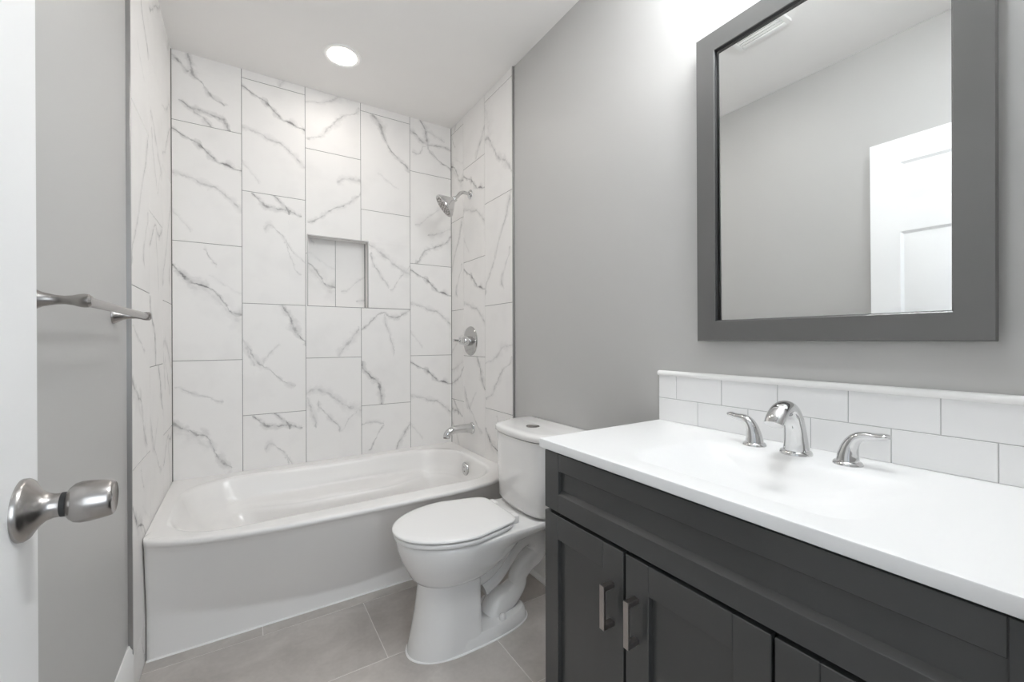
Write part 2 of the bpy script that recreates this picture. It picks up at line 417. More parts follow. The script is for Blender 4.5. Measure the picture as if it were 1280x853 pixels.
def tiles(bm, plane, tiles_, J=0.0026, depth=0.006, bev=0.0009, holes=(), uvscale=0.61, uvrand=None, matof=None):
    """tile slabs: plane(a, b, d) -> 3D (d = height out of the wall); tiles_ = (a0, a1, b0, b1, clip a0, a1, b0, b1, material index)"""
    uvl = bm.loops.layers.uv.verify()
    def slab(a0, a1, b0, b1, oa, ob, mi):
        if a1 - a0 < 0.004 or b1 - b0 < 0.004: return
        lo = [(a0, b0), (a1, b0), (a1, b1), (a0, b1)]
        hi = [(a0 + bev, b0 + bev), (a1 - bev, b0 + bev), (a1 - bev, b1 - bev), (a0 + bev, b1 - bev)]
        A = [(p, 0.0 - depth) for p in lo]; B = [(p, -bev) for p in lo]; D = [(p, 0.0) for p in hi]
        V = [[bm.verts.new(plane(p[0], p[1], d)) for p, d in R] for R in (A, B, D)]
        P = [lo, lo, hi]
        def face(ix):
            f = bm.faces.new([V[i][j] for i, j in ix]); f.material_index = mi
            for lp, (i, j) in zip(f.loops, ix):
                lp[uvl].uv = ((P[i][j][0] - oa) / uvscale, (P[i][j][1] - ob) / uvscale)
        for i in (0, 1):
            for j in range(4):
                k = (j + 1) % 4
                face([(i, j), (i, k), (i + 1, k), (i + 1, j)])
        face([(2, 0), (2, 1), (2, 2), (2, 3)])
    for a0, a1, b0, b1, c0, c1, e0, e1, mi in tiles_:
        A0, A1, B0, B1 = max(a0 + J / 2, c0), min(a1 - J / 2, c1), max(b0 + J / 2, e0), min(b1 - J / 2, e1)
        if A1 <= A0 or B1 <= B0: continue
        pieces = [(A0, A1, B0, B1)]
        for h0, h1, k0, k1 in holes:
            nxt = []
            for p0, p1, q0, q1 in pieces:
                if h1 <= p0 or h0 >= p1 or k1 <= q0 or k0 >= q1: nxt.append((p0, p1, q0, q1)); continue
                if q0 < k0: nxt.append((p0, p1, q0, k0))
                if q1 > k1: nxt.append((p0, p1, k1, q1))
                m0, m1 = max(q0, k0), min(q1, k1)
                if p0 < h0: nxt.append((p0, h0, m0, m1))
                if p1 > h1: nxt.append((h1, p1, m0, m1))
            pieces = nxt
        oa, ob = a0, b1 - uvscale
        if uvrand: oa, ob = oa - uvrand(), ob - uvrand()
        for p in pieces: slab(*p, oa, ob, mi)

def quad(bm, pts, mi=0):
    f = bm.faces.new([bm.verts.new(p) for p in pts]); f.material_index = mi; return f

# ------------------------------------------------------------------ room shell
# floor: taupe porcelain tiles in a running pattern
random.seed(5)
bm = BM()
TL = []
rows = [(1.540 + .381 * k, 1.540 + .381 * (k + 1)) for k in range(-8, 2)]
for r, (y0, y1) in enumerate(rows):
    x = 0.437 + 0.381 * (r % 2) - 2.286          # half-tile running bond; row 8 runs from y = 1.54 to 1.921
    while x < 1.7:
        TL.append((x, x + .762, y0, y1, GL - 0.6, GR + 0.4, -1.4, 2.05, 0)); x += .762
tiles(bm, lambda a, b, d: (a, b, d), TL, J=0.003, uvrand=lambda: random.uniform(-7, 7))
box(bm, GL - 0.6, GR + 0.4, -1.4, 2.78, -0.06, -0.0012, mi=1)
fl = struct(link('floor', bm, [M['floor'], M['floorgrout']], recalc=False))

bm = BM()
box(bm, GL - 0.6, GR + 0.4, -1.4, 2.9, ZC, ZC + 0.06)
struct(link('ceiling', bm, M['ceil']))

# back wall: marble tile with a recessed niche
NX0, NX1, NZ0, NZ1, ND = 0.303, 0.646, 1.357, 1.766, 0.088
cols = [-0.3090, -0.0113, 0.2952, 0.6017, 0.9105, 1.2040]
pr = [('V', 'A', 'B', 'C', 'A'), ('R', 'A', 'D', 'E', 'D'), ('Q', 'F', 'R', 'G', 'B'), ('N', 'H', 'K', 'M', 'N'), ('S', 'T', 'A', 'A', 'E')]
bm = BM()
TL = []
for c in range(5):
    top0 = 2.862 if c % 2 == 0 else 3.164
    for k in range(5):
        b1 = top0 - .6025 * k; b0 = b1 - .6025
        TL.append((cols[c], cols[c + 1], b0, b1, XL + .0035, XR - .0035, 0.30, ZC, KEYS.index(pr[c][k])))
hole = (NX0, NX1, NZ0 - .003, NZ1)
tiles(bm, lambda a, b, d: (a, YB - d, b), TL, holes=[hole])
G = len(KEYS)
yb = YB + 0.0016
for (a0, a1, b0, b1) in [(GL, NX0, 0, ZC), (NX1, GR, 0, ZC), (NX0, NX1, 0, NZ0), (NX0, NX1, NZ1, ZC)]:
    quad(bm, [(a0, yb, b0), (a1, yb, b0), (a1, yb, b1), (a0, yb, b1)], G)
# niche lining: two back tiles, sides, sill and head
YN = YB + ND
tiles(bm, lambda a, b, d: (a, YN - d, b), [(0.165, 0.470, 1.24, 1.845, NX0 + .004, NX1, NZ0, NZ1, KEYS.index('B')), (0.470, 0.775, 1.20, 1.805, NX0, NX1 - .004, NZ0, NZ1, KEYS.index('T'))])
quad(bm, [(NX0, YN + .002, NZ0), (NX1, YN + .002, NZ0), (NX1, YN + .002, NZ1), (NX0, YN + .002, NZ1)], G)
uvl = bm.loops.layers.uv.verify()
for pts in ([(NX0, YB - .001, NZ0), (NX0, YN, NZ0), (NX0, YN, NZ1), (NX0, YB - .001, NZ1)], [(NX1, YB - .001, NZ0), (NX1, YN, NZ0), (NX1, YN, NZ1), (NX1, YB - .001, NZ1)],
            [(NX0, YB - .001, NZ0), (NX1, YB - .001, NZ0), (NX1, YN, NZ0), (NX0, YN, NZ0)], [(NX0, YB - .001, NZ1), (NX1, YB - .001, NZ1), (NX1, YN, NZ1), (NX0, YN, NZ1)]):
    f = quad(bm, pts, KEYS.index('R'))
    for lp in f.loops: lp[uvl].uv = (lp.vert.co.y * .5 + lp.vert.co.x * .5, lp.vert.co.z * .3 + .3)
# structure behind
box(bm, GL - 0.1, GR + 0.1, YN + 0.012, YN + 0.11, -0.06, ZC + .06, mi=G)
struct(link('wall_back', bm, [MAR[k] for k in KEYS] + [M['grout']], recalc=False))

# niche metal edge
bm = BM()
e = 0.005
for (a0, a1, b0, b1) in [(NX0 - .001, NX0 + e, NZ0, NZ1), (NX1 - e, NX1 + .001, NZ0, NZ1), (NX0, NX1, NZ1 - e, NZ1 + .001)]:
    box(bm, a0, a1, YB - .0012, YB + .012, b0, b1, 0.0006, 1)
struct(link('trim_1', bm, M['nicheedge']))

# right wall: painted, tiled beside the tub
bm = BM()
rc = [2.6755 + .12, 2.489, 2.2005, 1.8935]     # partial column, then two whole ones, from the corner out
rp = [('R', 'B', 'J', 'T', 'D'), ('R', 'A', 'A', 'E', 'E'), ('P', 'P', 'J', 'Q', 'B')]
TL = []
for c in range(3):
    a1, a0 = -rc[c + 1], -rc[c]                # a runs towards the camera: a = -y, so that u goes left to right in the photo
    if c == 0: a0 = a1 - .3065
    top0 = 2.862 if c == 1 else 3.164
    for k in range(6):
        b1 = top0 - .6025 * k
        TL.append((a0, a1, b1 - .6025, b1, -YB, -YTR, 0.0, ZC, KEYS.index(rp[c][min(k, 4)])))
tiles(bm, lambda a, b, d: (XR - d, -a, b), TL)
quad(bm, [(XR + .0016, YB + .01, 0), (XR + .0016, YTR, 0), (XR + .0016, YTR, ZC), (XR + .0016, YB + .01, ZC)], G)
box(bm, GR, GR + 0.1, YF - .12, YN + 0.11, -0.06, ZC + .06, mi=G + 1)
struct(link('wall_right', bm, [MAR[k] for k in KEYS] + [M['grout'], M['paint']], recalc=False))
bm = BM()
box(bm, XR - .0015, GR + .001, YTR - .007, YTR + .0005, 0.0, ZC - .001, 0.001, 1)
struct(link('trim_2', bm, M['alu']))

# left wall
bm = BM()
lc = [1.8005, 2.107, 2.4135, 2.72]
lp_ = [('R', 'H', 'J', 'C', 'B'), ('F', 'K', 'M', 'E', 'D'), ('R', 'Q', 'J', 'G', 'M')]
TL = []
for c in range(3):
    top0 = 2.862 if c == 1 else 3.145
    for k in range(6):
        b1 = top0 - .6025 * k
        TL.append((lc[c], lc[c + 1], b1 - .6025, b1, YTL, YB, 0.0, ZC, KEYS.index(lp_[c][min(k, 4)])))
tiles(bm, lambda a, b, d: (XL + d, a, b), TL)
quad(bm, [(XL - .0016, YTL, 0), (XL - .0016, YB + .01, 0), (XL - .0016, YB + .01, ZC), (XL - .0016, YTL, ZC)], G)
box(bm, GL - 0.1, GL, YF - .12, YN + 0.11, -0.06, ZC + .06, mi=G + 1)
struct(link('wall_left', bm, [MAR[k] for k in KEYS] + [M['grout'], M['paint']], recalc=False))
bm = BM()
box(bm, GL - .001, XL + .0015, YTL - .0085, YTL + .0005, 0.0, ZC - .001, 0.001, 1)
struct(link('trim_3', bm, M['alu']))

# doorway wall the camera stands in (opening x -0.245 .. 0.53, 2.09 high)
DX0, DX1, DZ = -0.243, 0.53, 2.085
bm = BM()
box(bm, GL, DX0, YF - .12, YF, 0, ZC)
box(bm, DX1, GR, YF - .12, YF, 0, ZC)
box(bm, DX0, DX1, YF - .12, YF, DZ, ZC)
struct(link('wall_front', bm, M['paint']))
bm = BM()
box(bm, DX1 - .016, DX1 + .001, YF - .125, YF + .004, 0, DZ - .016, 0.002, 1)
box(bm, DX0 - .001, DX0 + .006, YF - .125, YF - .04, 0, DZ - .016, 0.002, 1)
box(bm, DX0, DX1, YF - .125, YF + .004, DZ - .016, DZ + .001, 0.002, 1)
struct(link('trim_4', bm, M['trimwhite']))
# hall beyond the doorway
bm = BM()
box(bm, GL - .6, GL - .5, -1.4, YF - .12, 0, ZC)
box(bm, GR + .3, GR + .4, -1.4, YF - .12, 0, ZC)
box(bm, GL - .6, GR + .4, -1.4, -1.3, 0, ZC)
box(bm, GL - .5, GL - .09, YF - .12, YF - .05, 0, ZC)
box(bm, GR + .09, GR + .3, YF - .12, YF - .05, 0, ZC)
struct(link('wall_hall', bm, M['hall']))

# baseboards
def baseboard(name, x0, x1, y0, y1, h, sgn):
    """profiled board running along y; sgn = direction it faces"""
    bm = BM()
    prof = [(0, 0), (.026, 0), (.026, .008), (.022, .017), (.014, .022), (.014, h - .035), (.011, h - .028), (.011, h - .016), (.006, h - .006), (.004, h), (0, h)]
    rings = [[(x0 + sgn * p, y, z) for p, z in prof] for y in (y0, y1)]
    loft(bm, rings)
    return struct(link(name, bm, M['trimwhite'], angle=30))
baseboard('baseboard_left', GL, 0, 0.85, YTL - .010, 0.185, 1)
baseboard('baseboard_right', GR, 0, 0.95, YTR - .008, 0.14, -1)

# open door against the left wall: six-panel leaf, hinged beside the camera
DFX, DBX, DY0, DY1 = -0.236, -0.271, 0.060, 0.8195
def door_leaf():
    bm = BM()
    z0, z1 = 0.012, 2.075
    ys = [DY0, DY0 + .112, DY0 + .325, DY1 - .325, DY1 - .112, DY1]
    zs = [z0, .24, .80, .965, 1.635, 1.757, 1.962, z1]
    for (X, s) in ((DFX, 1), (DBX, -1)):
        def P(y, z, d): return (X - s * d, y, z)
        for i in range(5):
            for k in range(7):
                y0, y1, a, b = ys[i], ys[i + 1], zs[k], zs[k + 1]
                if i in (1, 3) and k in (1, 3, 5):
                    L = [(0, 0), (.012, .009), (.022, .009), (.045, .003)]
                    R = [[bm.verts.new(P(y0 + o, a + o, d)), bm.verts.new(P(y1 - o, a + o, d)), bm.verts.new(P(y1 - o, b - o, d)), bm.verts.new(P(y0 + o, b - o, d))] for o, d in L]
                    loft(bm, R, cap0=False, made=True)
                else:
                    bm.faces.new([bm.verts.new(P(*q, 0)) for q in ((y0, a), (y1, a), (y1, b), (y0, b))])
    for a, b in (((DY0, z0), (DY1, z0)), ((DY1, z0), (DY1, z1)), ((DY1, z1), (DY0, z1)), ((DY0, z1), (DY0, z0))):
        bm.faces.new([bm.verts.new(p) for p in ((DFX, *a), (DFX, *b), (DBX, *b), (DBX, *a))])
    bmesh.ops.remove_doubles(bm, verts=bm.verts, dist=1e-5)
    return bm
door = struct(link('door_1', door_leaf(), M['door'], angle=20))
KY, KZ = 0.772, 0.944
bm = BM()
lathe(bm, (DFX, KY, KZ), (1, 0, 0), [(.0385, 0), (.0385, .004), (.036, .0075), (.030, .011), (.023, .016), (.0175, .022), (.0150, .029), (.0148, .036)], 48)
kn = link('door_rose', bm, M['nickel'], door)
bm = BM()
lathe(bm, (DFX, KY, KZ), (1, 0, 0), [(.0150, .036), (.0150, .041)], 32)
lathe(bm, (DFX, KY, KZ), (1, 0, 0), [(.0165, .041), (.0205, .0435), (.0245, .048), (.0262, .054), (.0262, .062), (.0250, .072), (.0232, .082), (.0222, .085), (.0205, .0862), (.0190, .0850), (.0120, .0835), (.006, .0825), (.0058, .0810), (.003, .0805)], 48)
knob = link('door_knob', bm, M['nickel'], door)
bm = BM()
lathe(bm, (DFX, KY, KZ), (1, 0, 0), [(.0154, .0355), (.0154, .0412)], 32)
link('knob_collar', bm, M['dark'], knob)
bm = BM()
for z in (0.25, 1.05, 1.85):
    lathe(bm, (DFX - .004, DY0 - .006, z), (0, 0, 1), [(.006, 0), (.006, .09)], 12)
link('door_hinge', bm, M['nickel'], door)

# ------------------------------------------------------------------ bathtub
RZ = 0.458
RIM = [(-.3074, 1.940), (-.22, 1.890), (-.12, 1.857), (.0, 1.832), (.123, 1.818), (.35, 1.809), (.55, 1.804), (.75, 1.802), (.92, 1.808), (1.03, 1.826), (1.12, 1.868), (1.2025, 1.938)]
def rim_front(x):
    x = min(max(x, RIM[0][0]), RIM[-1][0])
    for i in range(len(RIM) - 1):
        (xa, ya), (xb, yb_) = RIM[i], RIM[i + 1]
        if x <= xb:
            t = (x - xa) / (xb - xa)
            sl = lambda j: (RIM[min(j + 1, len(RIM) - 1)][1] - RIM[max(j - 1, 0)][1]) / (RIM[min(j + 1, len(RIM) - 1)][0] - RIM[max(j - 1, 0)][0])
            h = xb - xa
            return (2 * t ** 3 - 3 * t * t + 1) * ya + (t ** 3 - 2 * t * t + t) * h * sl(i) + (-2 * t ** 3 + 3 * t * t) * yb_ + (t ** 3 - t * t) * h * sl(i + 1)
def crease(x):
    t = (x - 0.42) / 0.76
    return .058 + .115 * min(1, abs(t)) ** 1.7
def apron_y(x, z):
    zc = crease(x)
    if z <= zc: return 1.984
    f = (z - zc) / (.44 - zc)
    return 1.984 + (rim_front(x) - 1.984) * min(1, f)
tub = thing('bathtub', 'white alcove bathtub with a bowed front apron, between the marble tiled walls', 'bathtub', (0.447, 2.3, 0))
TX0, TX1, TYB = XL + .002, XR - .002, YB - .002
def outer_ring(z, off=0.0):
    base = rrect(TX0, TX1, 1.984, TYB, 0.016, 36)
    out = []
    for x, y in base:
        yf = apron_y(x, min(z, .44)) - off
        s = (TYB - y) / (TYB - 1.984)
        out.append(Vector((x, TYB - s * (TYB - yf), z)))
    return out
rings = [outer_ring(z) for z in (0.0, .03, .05, .058, .065, .075, .085, .095, .105, .118, .13, .145, .16, .175, .20, .25, .30, .35, .40, .425)]
rings += [outer_ring(.432, .003), outer_ring(.438, .006), outer_ring(.445, .0075), outer_ring(.451, .006), outer_ring(.4555, .002), outer_ring(RZ - .0008, -.004), outer_ring(RZ, -.010)]
bas = [(-.262, 1.150, 1.880, 2.604, .215, RZ), (-.254, 1.142, 1.890, 2.596, .21, RZ - .0012), (-.246, 1.136, 1.900, 2.588, .205, RZ - .005), (-.239, 1.131, 1.908, 2.581, .20, RZ - .013), (-.232, 1.127, 1.916, 2.574, .20, .43), (-.222, 1.121, 1.926, 2.564, .20, .405), (-.205, 1.114, 1.938, 2.549, .195, .370),
       (-.185, 1.109, 1.948, 2.536, .19, .345), (-.172, 1.106, 1.953, 2.529, .185, .332), (-.158, 1.104, 1.958, 2.522, .18, .322), (-.145, 1.102, 1.963, 2.516, .175, .312), (-.12, 1.097, 1.972, 2.505, .17, .29), (-.05, 1.080, 2.00, 2.475, .155, .20),
       (.02, 1.060, 2.04, 2.44, .145, .13), (.05, 1.045, 2.06, 2.42, .135, .107), (.09, 1.02, 2.08, 2.39, .12, .098), (.3, .85, 2.18, 2.27, .04, .094)]
def shelf(x, y, z):
    """arm-rest shelf moulded into the back wall of the basin"""
    if y < 2.25 or z > .345 or z < .10: return y
    g = max(0.0, min(1.0, (x + .13) / .40)) * max(0.0, min(1.0, (.98 - x) / .30))
    g = g * g * (3 - 2 * g)
    d = min(1.0, (.345 - z) / .016) * (1.0 if z > .28 else max(0.0, (z - .10) / .18) ** .6)
    return y - .085 * g * d
for b in bas:
    rings.append([Vector((x, shelf(x, y, b[5]), b[5])) for x, y in rrect(b[0], b[1], b[2], b[3], b[4], 36)])
nr0 = len(rings) - len(bas)
sm = rings[:nr0]
K = len(rings[0])
cols_ = [catmull([rings[i][j] for i in range(nr0 - 1, len(rings))], 3) for j in range(K)]
for i in range(1, len(cols_[0])): sm.append([cols_[j][i] for j in range(K)])
bm = BM(); loft(bm, sm, cap0=False, cap1=True)
link('tub_shell', bm, M['enamel'], tub, angle=80)
bm = BM()
tube(bm, [(x, apron_y(x, 0) - .002, .0015) for x in (TX0 + .002, .1, .45, .8, TX1 - .002)], [.0045] * 5, 8, 4)
link('caulk_line', bm, M['caulk'], tub)
OX = 1.108
bm = BM()
lathe(bm, (OX + .006, 2.283, .385), (-1, 0, -.05), [(.040, 0), (.040, .004), (.037, .009), (.030, .011), (.010, .0115)], 40)
ov = link('overflow_plate', bm, M['chrome'], tub)
bm = BM()
lathe(bm, (OX - .004, 2.283, .398), (-1, 0, -.05), [(.004, 0), (.004, .003)], 12); lathe(bm, (OX - .004, 2.283, .372), (-1, 0, -.05), [(.004, 0), (.004, .003)], 12)
link('overflow_screw', bm, M['nickel'], ov)
bm = BM()
lathe(bm, (0.86, 2.225, .092), (0, 0, 1), [(.036, 0), (.036, .005), (.028, .008), (.02, .014), (.004, .016)], 32)
link('drain', bm, M['chrome'], tub)

# tub spout, valve, shower head on the right tiled wall
sp = thing('tub_spout', 'chrome tub spout low on the tiled wall above the tub rim', 'spout', (XR, 2.372, .605))
bm = BM()
lathe(bm, (XR + .001, 2.372, .604), (-1, 0, 0), [(.037, 0), (.037, .006), (.034, .011), (.029, .013)], 36)
link('flange', bm, M['chrome'], sp)
bm = BM()
tube(bm, [(XR - .008, 2.372, .604), (XR - .05, 2.372, .607), (XR - .10, 2.372, .608), (XR - .14, 2.372, .602), (XR - .166, 2.372, .586), (XR - .172, 2.372, .566)],
     [.030, .027, .024, .023, .022, .021], 28, 8)
link('spout_body', bm, M['chrome'], sp)
bm = BM()
lathe(bm, (XR - .1725, 2.372, .566), (0, 0, -1), [(.0205, 0), (.0205, .004), (.017, .005)], 28)
link('spout_lip', bm, M['nickel'], sp)

va = thing('shower_valve', 'round chrome shower valve with lever handle on the tiled wall, between spout and shower head', 'valve', (XR, 2.388, 1.15))
bm = BM()
lathe(bm, (XR + .001, 2.388, 1.15), (-1, 0, 0), [(.092, 0), (.092, .004), (.088, .009), (.070, .013), (.035, .016)], 56)
link('escutcheon', bm, M['chromedim'], va)
bm = BM()
lathe(bm, (XR - .012, 2.388, 1.15), (-1, 0, 0), [(.030, 0), (.030, .034), (.027, .040), (.021, .042), (.021, .062), (.017, .066), (.013, .068)], 36)
hb = link('handle_hub', bm, M['chrome'], va)
bm = BM()
tube(bm, [(XR - .066, 2.388, 1.15), (XR - .085, 2.386, 1.152), (XR - .105, 2.380, 1.154), (XR - .125, 2.372, 1.155)], [.012, .0085, .008, .0085], 16, 6)
link('lever', bm, M['chrome'], hb)

sh = thing('wall_shower', 'chrome shower head on a bent arm high on the tiled wall', 'shower', (XR, 2.39, 2.07))
bm = BM()
lathe(bm, (XR + .001, 2.39, 2.073), (-1, 0, -.1), [(.030, 0), (.029, .004), (.022, .011), (.012, .014)], 32)
link('flange', bm, M['chrome'], sh)
arm = [(XR - .004, 2.39, 2.073), (XR - .045, 2.385, 2.076), (XR - .075, 2.375, 2.062), (XR - .105, 2.362, 2.030), (XR - .120, 2.355, 2.018)]
bm = BM(); tube(bm, arm, [.0105] * 5, 18, 8)
link('shower_arm', bm, M['chrome'], sh)
hd = Vector((-.75, .24, -.60)).normalized()
hp = Vector((XR - .112, 2.357, 2.022))
bm = BM()
lathe(bm, hp, hd, [(.010, 0), (.016, .004), (.018, .012), (.016, .02), (.020, .026), (.034, .040), (.056, .062), (.070, .078), (.075, .086), (.075, .093), (.071, .096)], 44)
hb = link('head_body', bm, M['chrome'], sh)
bm = BM()
lathe(bm, hp, hd, [(.070, .0955), (.070, .0985), (.0, .0990)], 44, cap0=False, cap1=False)
fx, fy, fd = frame_of(hd)
for r_, n_ in ((.018, 6), (.036, 12), (.055, 18)):
    for i in range(n_):
        a = 2 * PI * i / n_
        lathe(bm, hp + hd * .0985 + (fx * math.cos(a) + fy * math.sin(a)) * r_, hd, [(.0036, 0), (.0026, .004)], 8)
link('spray_face', bm, M['nickel'], hb)

# ------------------------------------------------------------------ toilet (faces -x, tank against the right wall)
TY = 1.511
toi = thing('toilet', 'white two-piece toilet with closed lid between the tub and the vanity', 'toilet', (0.80, TY, 0))
def egg(x0, xm, x1, w, z, nf=2.0, nb=2.4, wb=None, n=72, yc=None):
    """egg outline: tip at x0, widest at xm, back end at x1; wb = half width where the back ends"""
    out = []
    for i in range(n):
        a = 2 * PI * i / n
        c, s = math.cos(a), math.sin(a)
        if c <= 0:
            x = xm + (xm - x0) * (-(abs(c) ** (2 / nf))); y = w * math.copysign(abs(s) ** (2 / nf), s)
        else:
            k = abs(c) ** (2 / nb)
            x = xm + (x1 - xm) * k
            y = math.copysign(abs(s) ** (2 / nb), s) * (w if wb is None else w + (wb - w) * k)
        out.append(Vector((x, (TY if yc is None else yc) + y, z)))
    return out
# bowl with the deck that carries the tank
bm = BM()
R = [egg(.4680, .690, 1.180, .172, .4270, 2.0, 9, .150), egg(.4640, .690, 1.184, .176, .4225, 2.0, 9, .153), egg(.4635, .690, 1.184, .177, .414, 2.0, 9, .153),
     egg(.4650, .690, 1.165, .176, .400, 2.0, 7, .145), egg(.4690, .690, 1.08, .173, .383, 2.0, 5, .13), egg(.4760, .685, .985, .167, .360, 2.0, 3.2, .12),
     egg(.4860, .680, .935, .157, .335, 2.0, 2.6), egg(.5000, .675, .900, .143, .308, 2.0, 2.4), egg(.5120, .67, .868, .133, .284, 2.0, 2.4),
     egg(.5250, .665, .835, .118, .267, 2.0, 2.6), egg(.5420, .66, .80, .098, .258, 2.1, 3)]
loft(bm, R)
bowl = link('bowl', bm, M['china'], toi, angle=50)
# pedestal
bm = BM()
R = [egg(.545, .66, .762, .091, .275, 2.1, 9), egg(.5430, .66, .763, .092, .24, 2.1, 9), egg(.5310, .655, .764, .096, .15, 2.1, 9), egg(.5130, .65, .765, .1015, .06, 2.1, 9), egg(.5020, .65, .766, .105, .012, 2.1, 9), egg(.5010, .65, .766, .105, .001, 2.1, 9)]
loft(bm, R)
link('pedestal', bm, M['china'], toi, angle=50)
# foot
bm = BM()
R = [egg(.56, .70, .985, .098, .048, 2.0, 2.8), egg(.55, .70, .996, .103, .040, 2.0, 2.8), egg(.52, .70, 1.005, .106, .008, 2.1, 2.8), egg(.505, .69, 1.006, .106, .001, 2.1, 2.8)]
loft(bm, R[::-1])
link('foot', bm, M['china'], toi, angle=40)
bm = BM()
e0 = egg(.4985, .68, 1.008, .1085, .0012, 2.1, 2.7, n=80)
rings = []
for i, p in enumerate(e0):
    t = (e0[(i + 1) % 80] - e0[i - 1]).normalized(); nx = Vector((t.y, -t.x, 0))
    rings.append([p + nx * (.0042 * math.cos(a)) + Vector((0, 0, .0042 * math.sin(a))) for a in [2 * PI * k / 8 for k in range(8)]])
loft(bm, rings + [rings[0]], False, False)
bmesh.ops.remove_doubles(bm, verts=bm.verts, dist=1e-6)
link('caulk_line', bm, M['caulk'], toi)
# exposed trapway
bm = BM()
tube(bm, [(.72, TY, .235), (.79, TY, .232), (.85, TY, .262), (.905, TY, .315), (.945, TY, .375)], [.058, .058, .055, .052, .05], 28, 8)
tube(bm, [(.80, TY, .165), (.86, TY, .195), (.915, TY, .250), (.965, TY, .300), (1.022, TY, .322), (1.072, TY, .292), (1.070, TY, .236), (1.020, TY, .198), (.985, TY, .160), (.972, TY, .118), (.930, TY, .085), (.880, TY, .068), (.855, TY, .030)],
     [.045, .045, .045, .047, .051, .053, .050, .044, .040, .042, .050, .054, .056], 28, 8)
link('trapway', bm, M['china'], toi, angle=70)
for s in (-1, 1):
    bm = BM()
    lathe(bm, (.862, TY + s * .072, .044), (0, 0, 1), [(.014, 0), (.014, .010), (.012, .018), (.007, .022), (.002, .0235)], 24)
    link('bolt_cap', bm, M['seat'], toi)
# seat and lid
def slab_egg(zs, kw):
    return [egg(kw['x0'] + i, kw['xm'], kw['x1'] - i, kw['w'] - i, z, 2.0, kw['nb'], (kw['wb'] - i)) for z, i in zs]
bm = BM()
loft(bm, slab_egg([(.4325, .010), (.4335, .0015), (.4350, 0), (.4455, 0), (.4475, .0015), (.4480, .006)], dict(x0=.453, xm=.700, x1=.890, w=.184, nb=6, wb=.148)))
link('seat', bm, M['seat'], toi, angle=50)
bm = BM()
loft(bm, slab_egg([(.4535, .010), (.4540, .002), (.4555, 0), (.4600, 0), (.4625, .0025), (.4643, .010), (.4655, .035), (.4662, .07)], dict(x0=.449, xm=.705, x1=.898, w=.187, nb=8, wb=.142)))
link('lid', bm, M['seat'], toi, angle=50)
bm = BM()
box(bm, .888, .922, TY - .105, TY - .060, .424, .458, .006, 3)
link('hinge', bm, M['seat'], toi)
bm = BM()
box(bm, .888, .922, TY + .060, TY + .105, .424, .458, .006, 3)
link('hinge', bm, M['seat'], toi)
# the dark shadow gaps are real gaps: rubber bumpers hold lid and seat apart
for (x, y) in ((.52, .08), (.52, -.08), (.80, .15), (.80, -.15)):
    bm = BM(); box(bm, x - .012, x + .012, TY + y - .006, TY + y + .006, .426, .455, .001, 1)
    link('seat_bumper', bm, M['seat'], toi)
# tank: D-shaped plan, bowed front
def dplan(xf, xb, wf, wb, z, n=15):
    """from back right round the front to back left; front bowed"""
    pts = []
    ctrl = [Vector((xb, -wb, z)), Vector((xb - .10, -wb * .985, z)), Vector((xf + .075, -(wf + (wb - wf) * .35), z)), Vector((xf + .030, -wf * .93, z)), Vector((xf + .009, -wf * .62, z)), Vector((xf, 0, z)),
            Vector((xf + .009, wf * .62, z)), Vector((xf + .030, wf * .93, z)), Vector((xf + .075, wf + (wb - wf) * .35, z)), Vector((xb - .10, wb * .985, z)), Vector((xb, wb, z))]
    return [p + Vector((0, TY + .005, 0)) for p in catmull(ctrl, 6)]
XB = GR - .006
bm = BM()
loft(bm, [dplan(.985, XB, .150, .195, .432), dplan(.968, XB, .165, .205, .440), dplan(.960, XB, .172, .209, .458), dplan(.956, XB, .178, .214, .60), dplan(.954, XB, .181, .217, .742)])
tank = link('tank', bm, M['china'], toi, angle=45)
bm = BM()
loft(bm, [dplan(.960, XB, .176, .213, .7405), dplan(.960, XB, .176, .213, .7465)])  # black layer drawing the shade in the gap under the tank lid
link('tank_gap_shade', bm, M['dark'], toi, angle=45)
bm = BM()
loft(bm, [dplan(.950, XB + .002, .184, .220, .7465), dplan(.947, XB + .002, .187, .222, .750), dplan(.946, XB + .002, .187, .223, .764), dplan(.949, XB + .002, .185, .221, .771), dplan(.957, XB, .180, .217, .7755), dplan(.975, XB - .01, .170, .207, .7775)])
lidt = link('tank_lid', bm, M['china'], toi, angle=45)
bm = BM()
lathe(bm, (1.062, TY, .7772), (0, 0, 1), [(.030, 0), (.030, .0015), (.027, .0030), (.022, .0030)], 36)
bt = link('flush_button', bm, M['nickel'], toi)
bm = BM()
lathe(bm, (1.062, TY, .7795), (0, 0, 1), [(.0215, 0), (.0215, .0022), (.018, .0032)], 36)
link('button_centre', bm, M['pull'], bt)

# ------------------------------------------------------------------ vanity
VX, VY0, VY1 = 0.706, 0.042, 0.9465          # face of the fronts, right and left ends
van = thing('vanity_cabinet', 'charcoal shaker vanity cabinet with three doors, under the white countertop', 'vanity', (0.96, 0.49, 0))
bm = BM()
for (x0, x1, y0, y1, z0, z1) in ((VX + .021, GR - .002, VY1 - .018, VY1, .10, .8545), (VX + .021, GR - .002, VY0, VY0 + .018, .10, .8545), (VX + .021, GR - .002, VY0 + .018, VY1 - .018, .10, .118),
                                 (GR - .012, GR - .002, VY0 + .018, VY1 - .018, .118, .8545), (VX + .021, VX + .039, VY0 + .018, VY1 - .018, .65, .8545), (VX + .021, VX + .039, VY0 + .018, VY1 - .018, .118, .15)):
    box(bm, x0, x1, y0, y1, z0, z1)
box(bm, VX + .075, GR - .004, VY0 + .005, VY1 - .005, .001, .10)
link('carcass', bm, M['cab'], van, angle=20)
bm = BM()
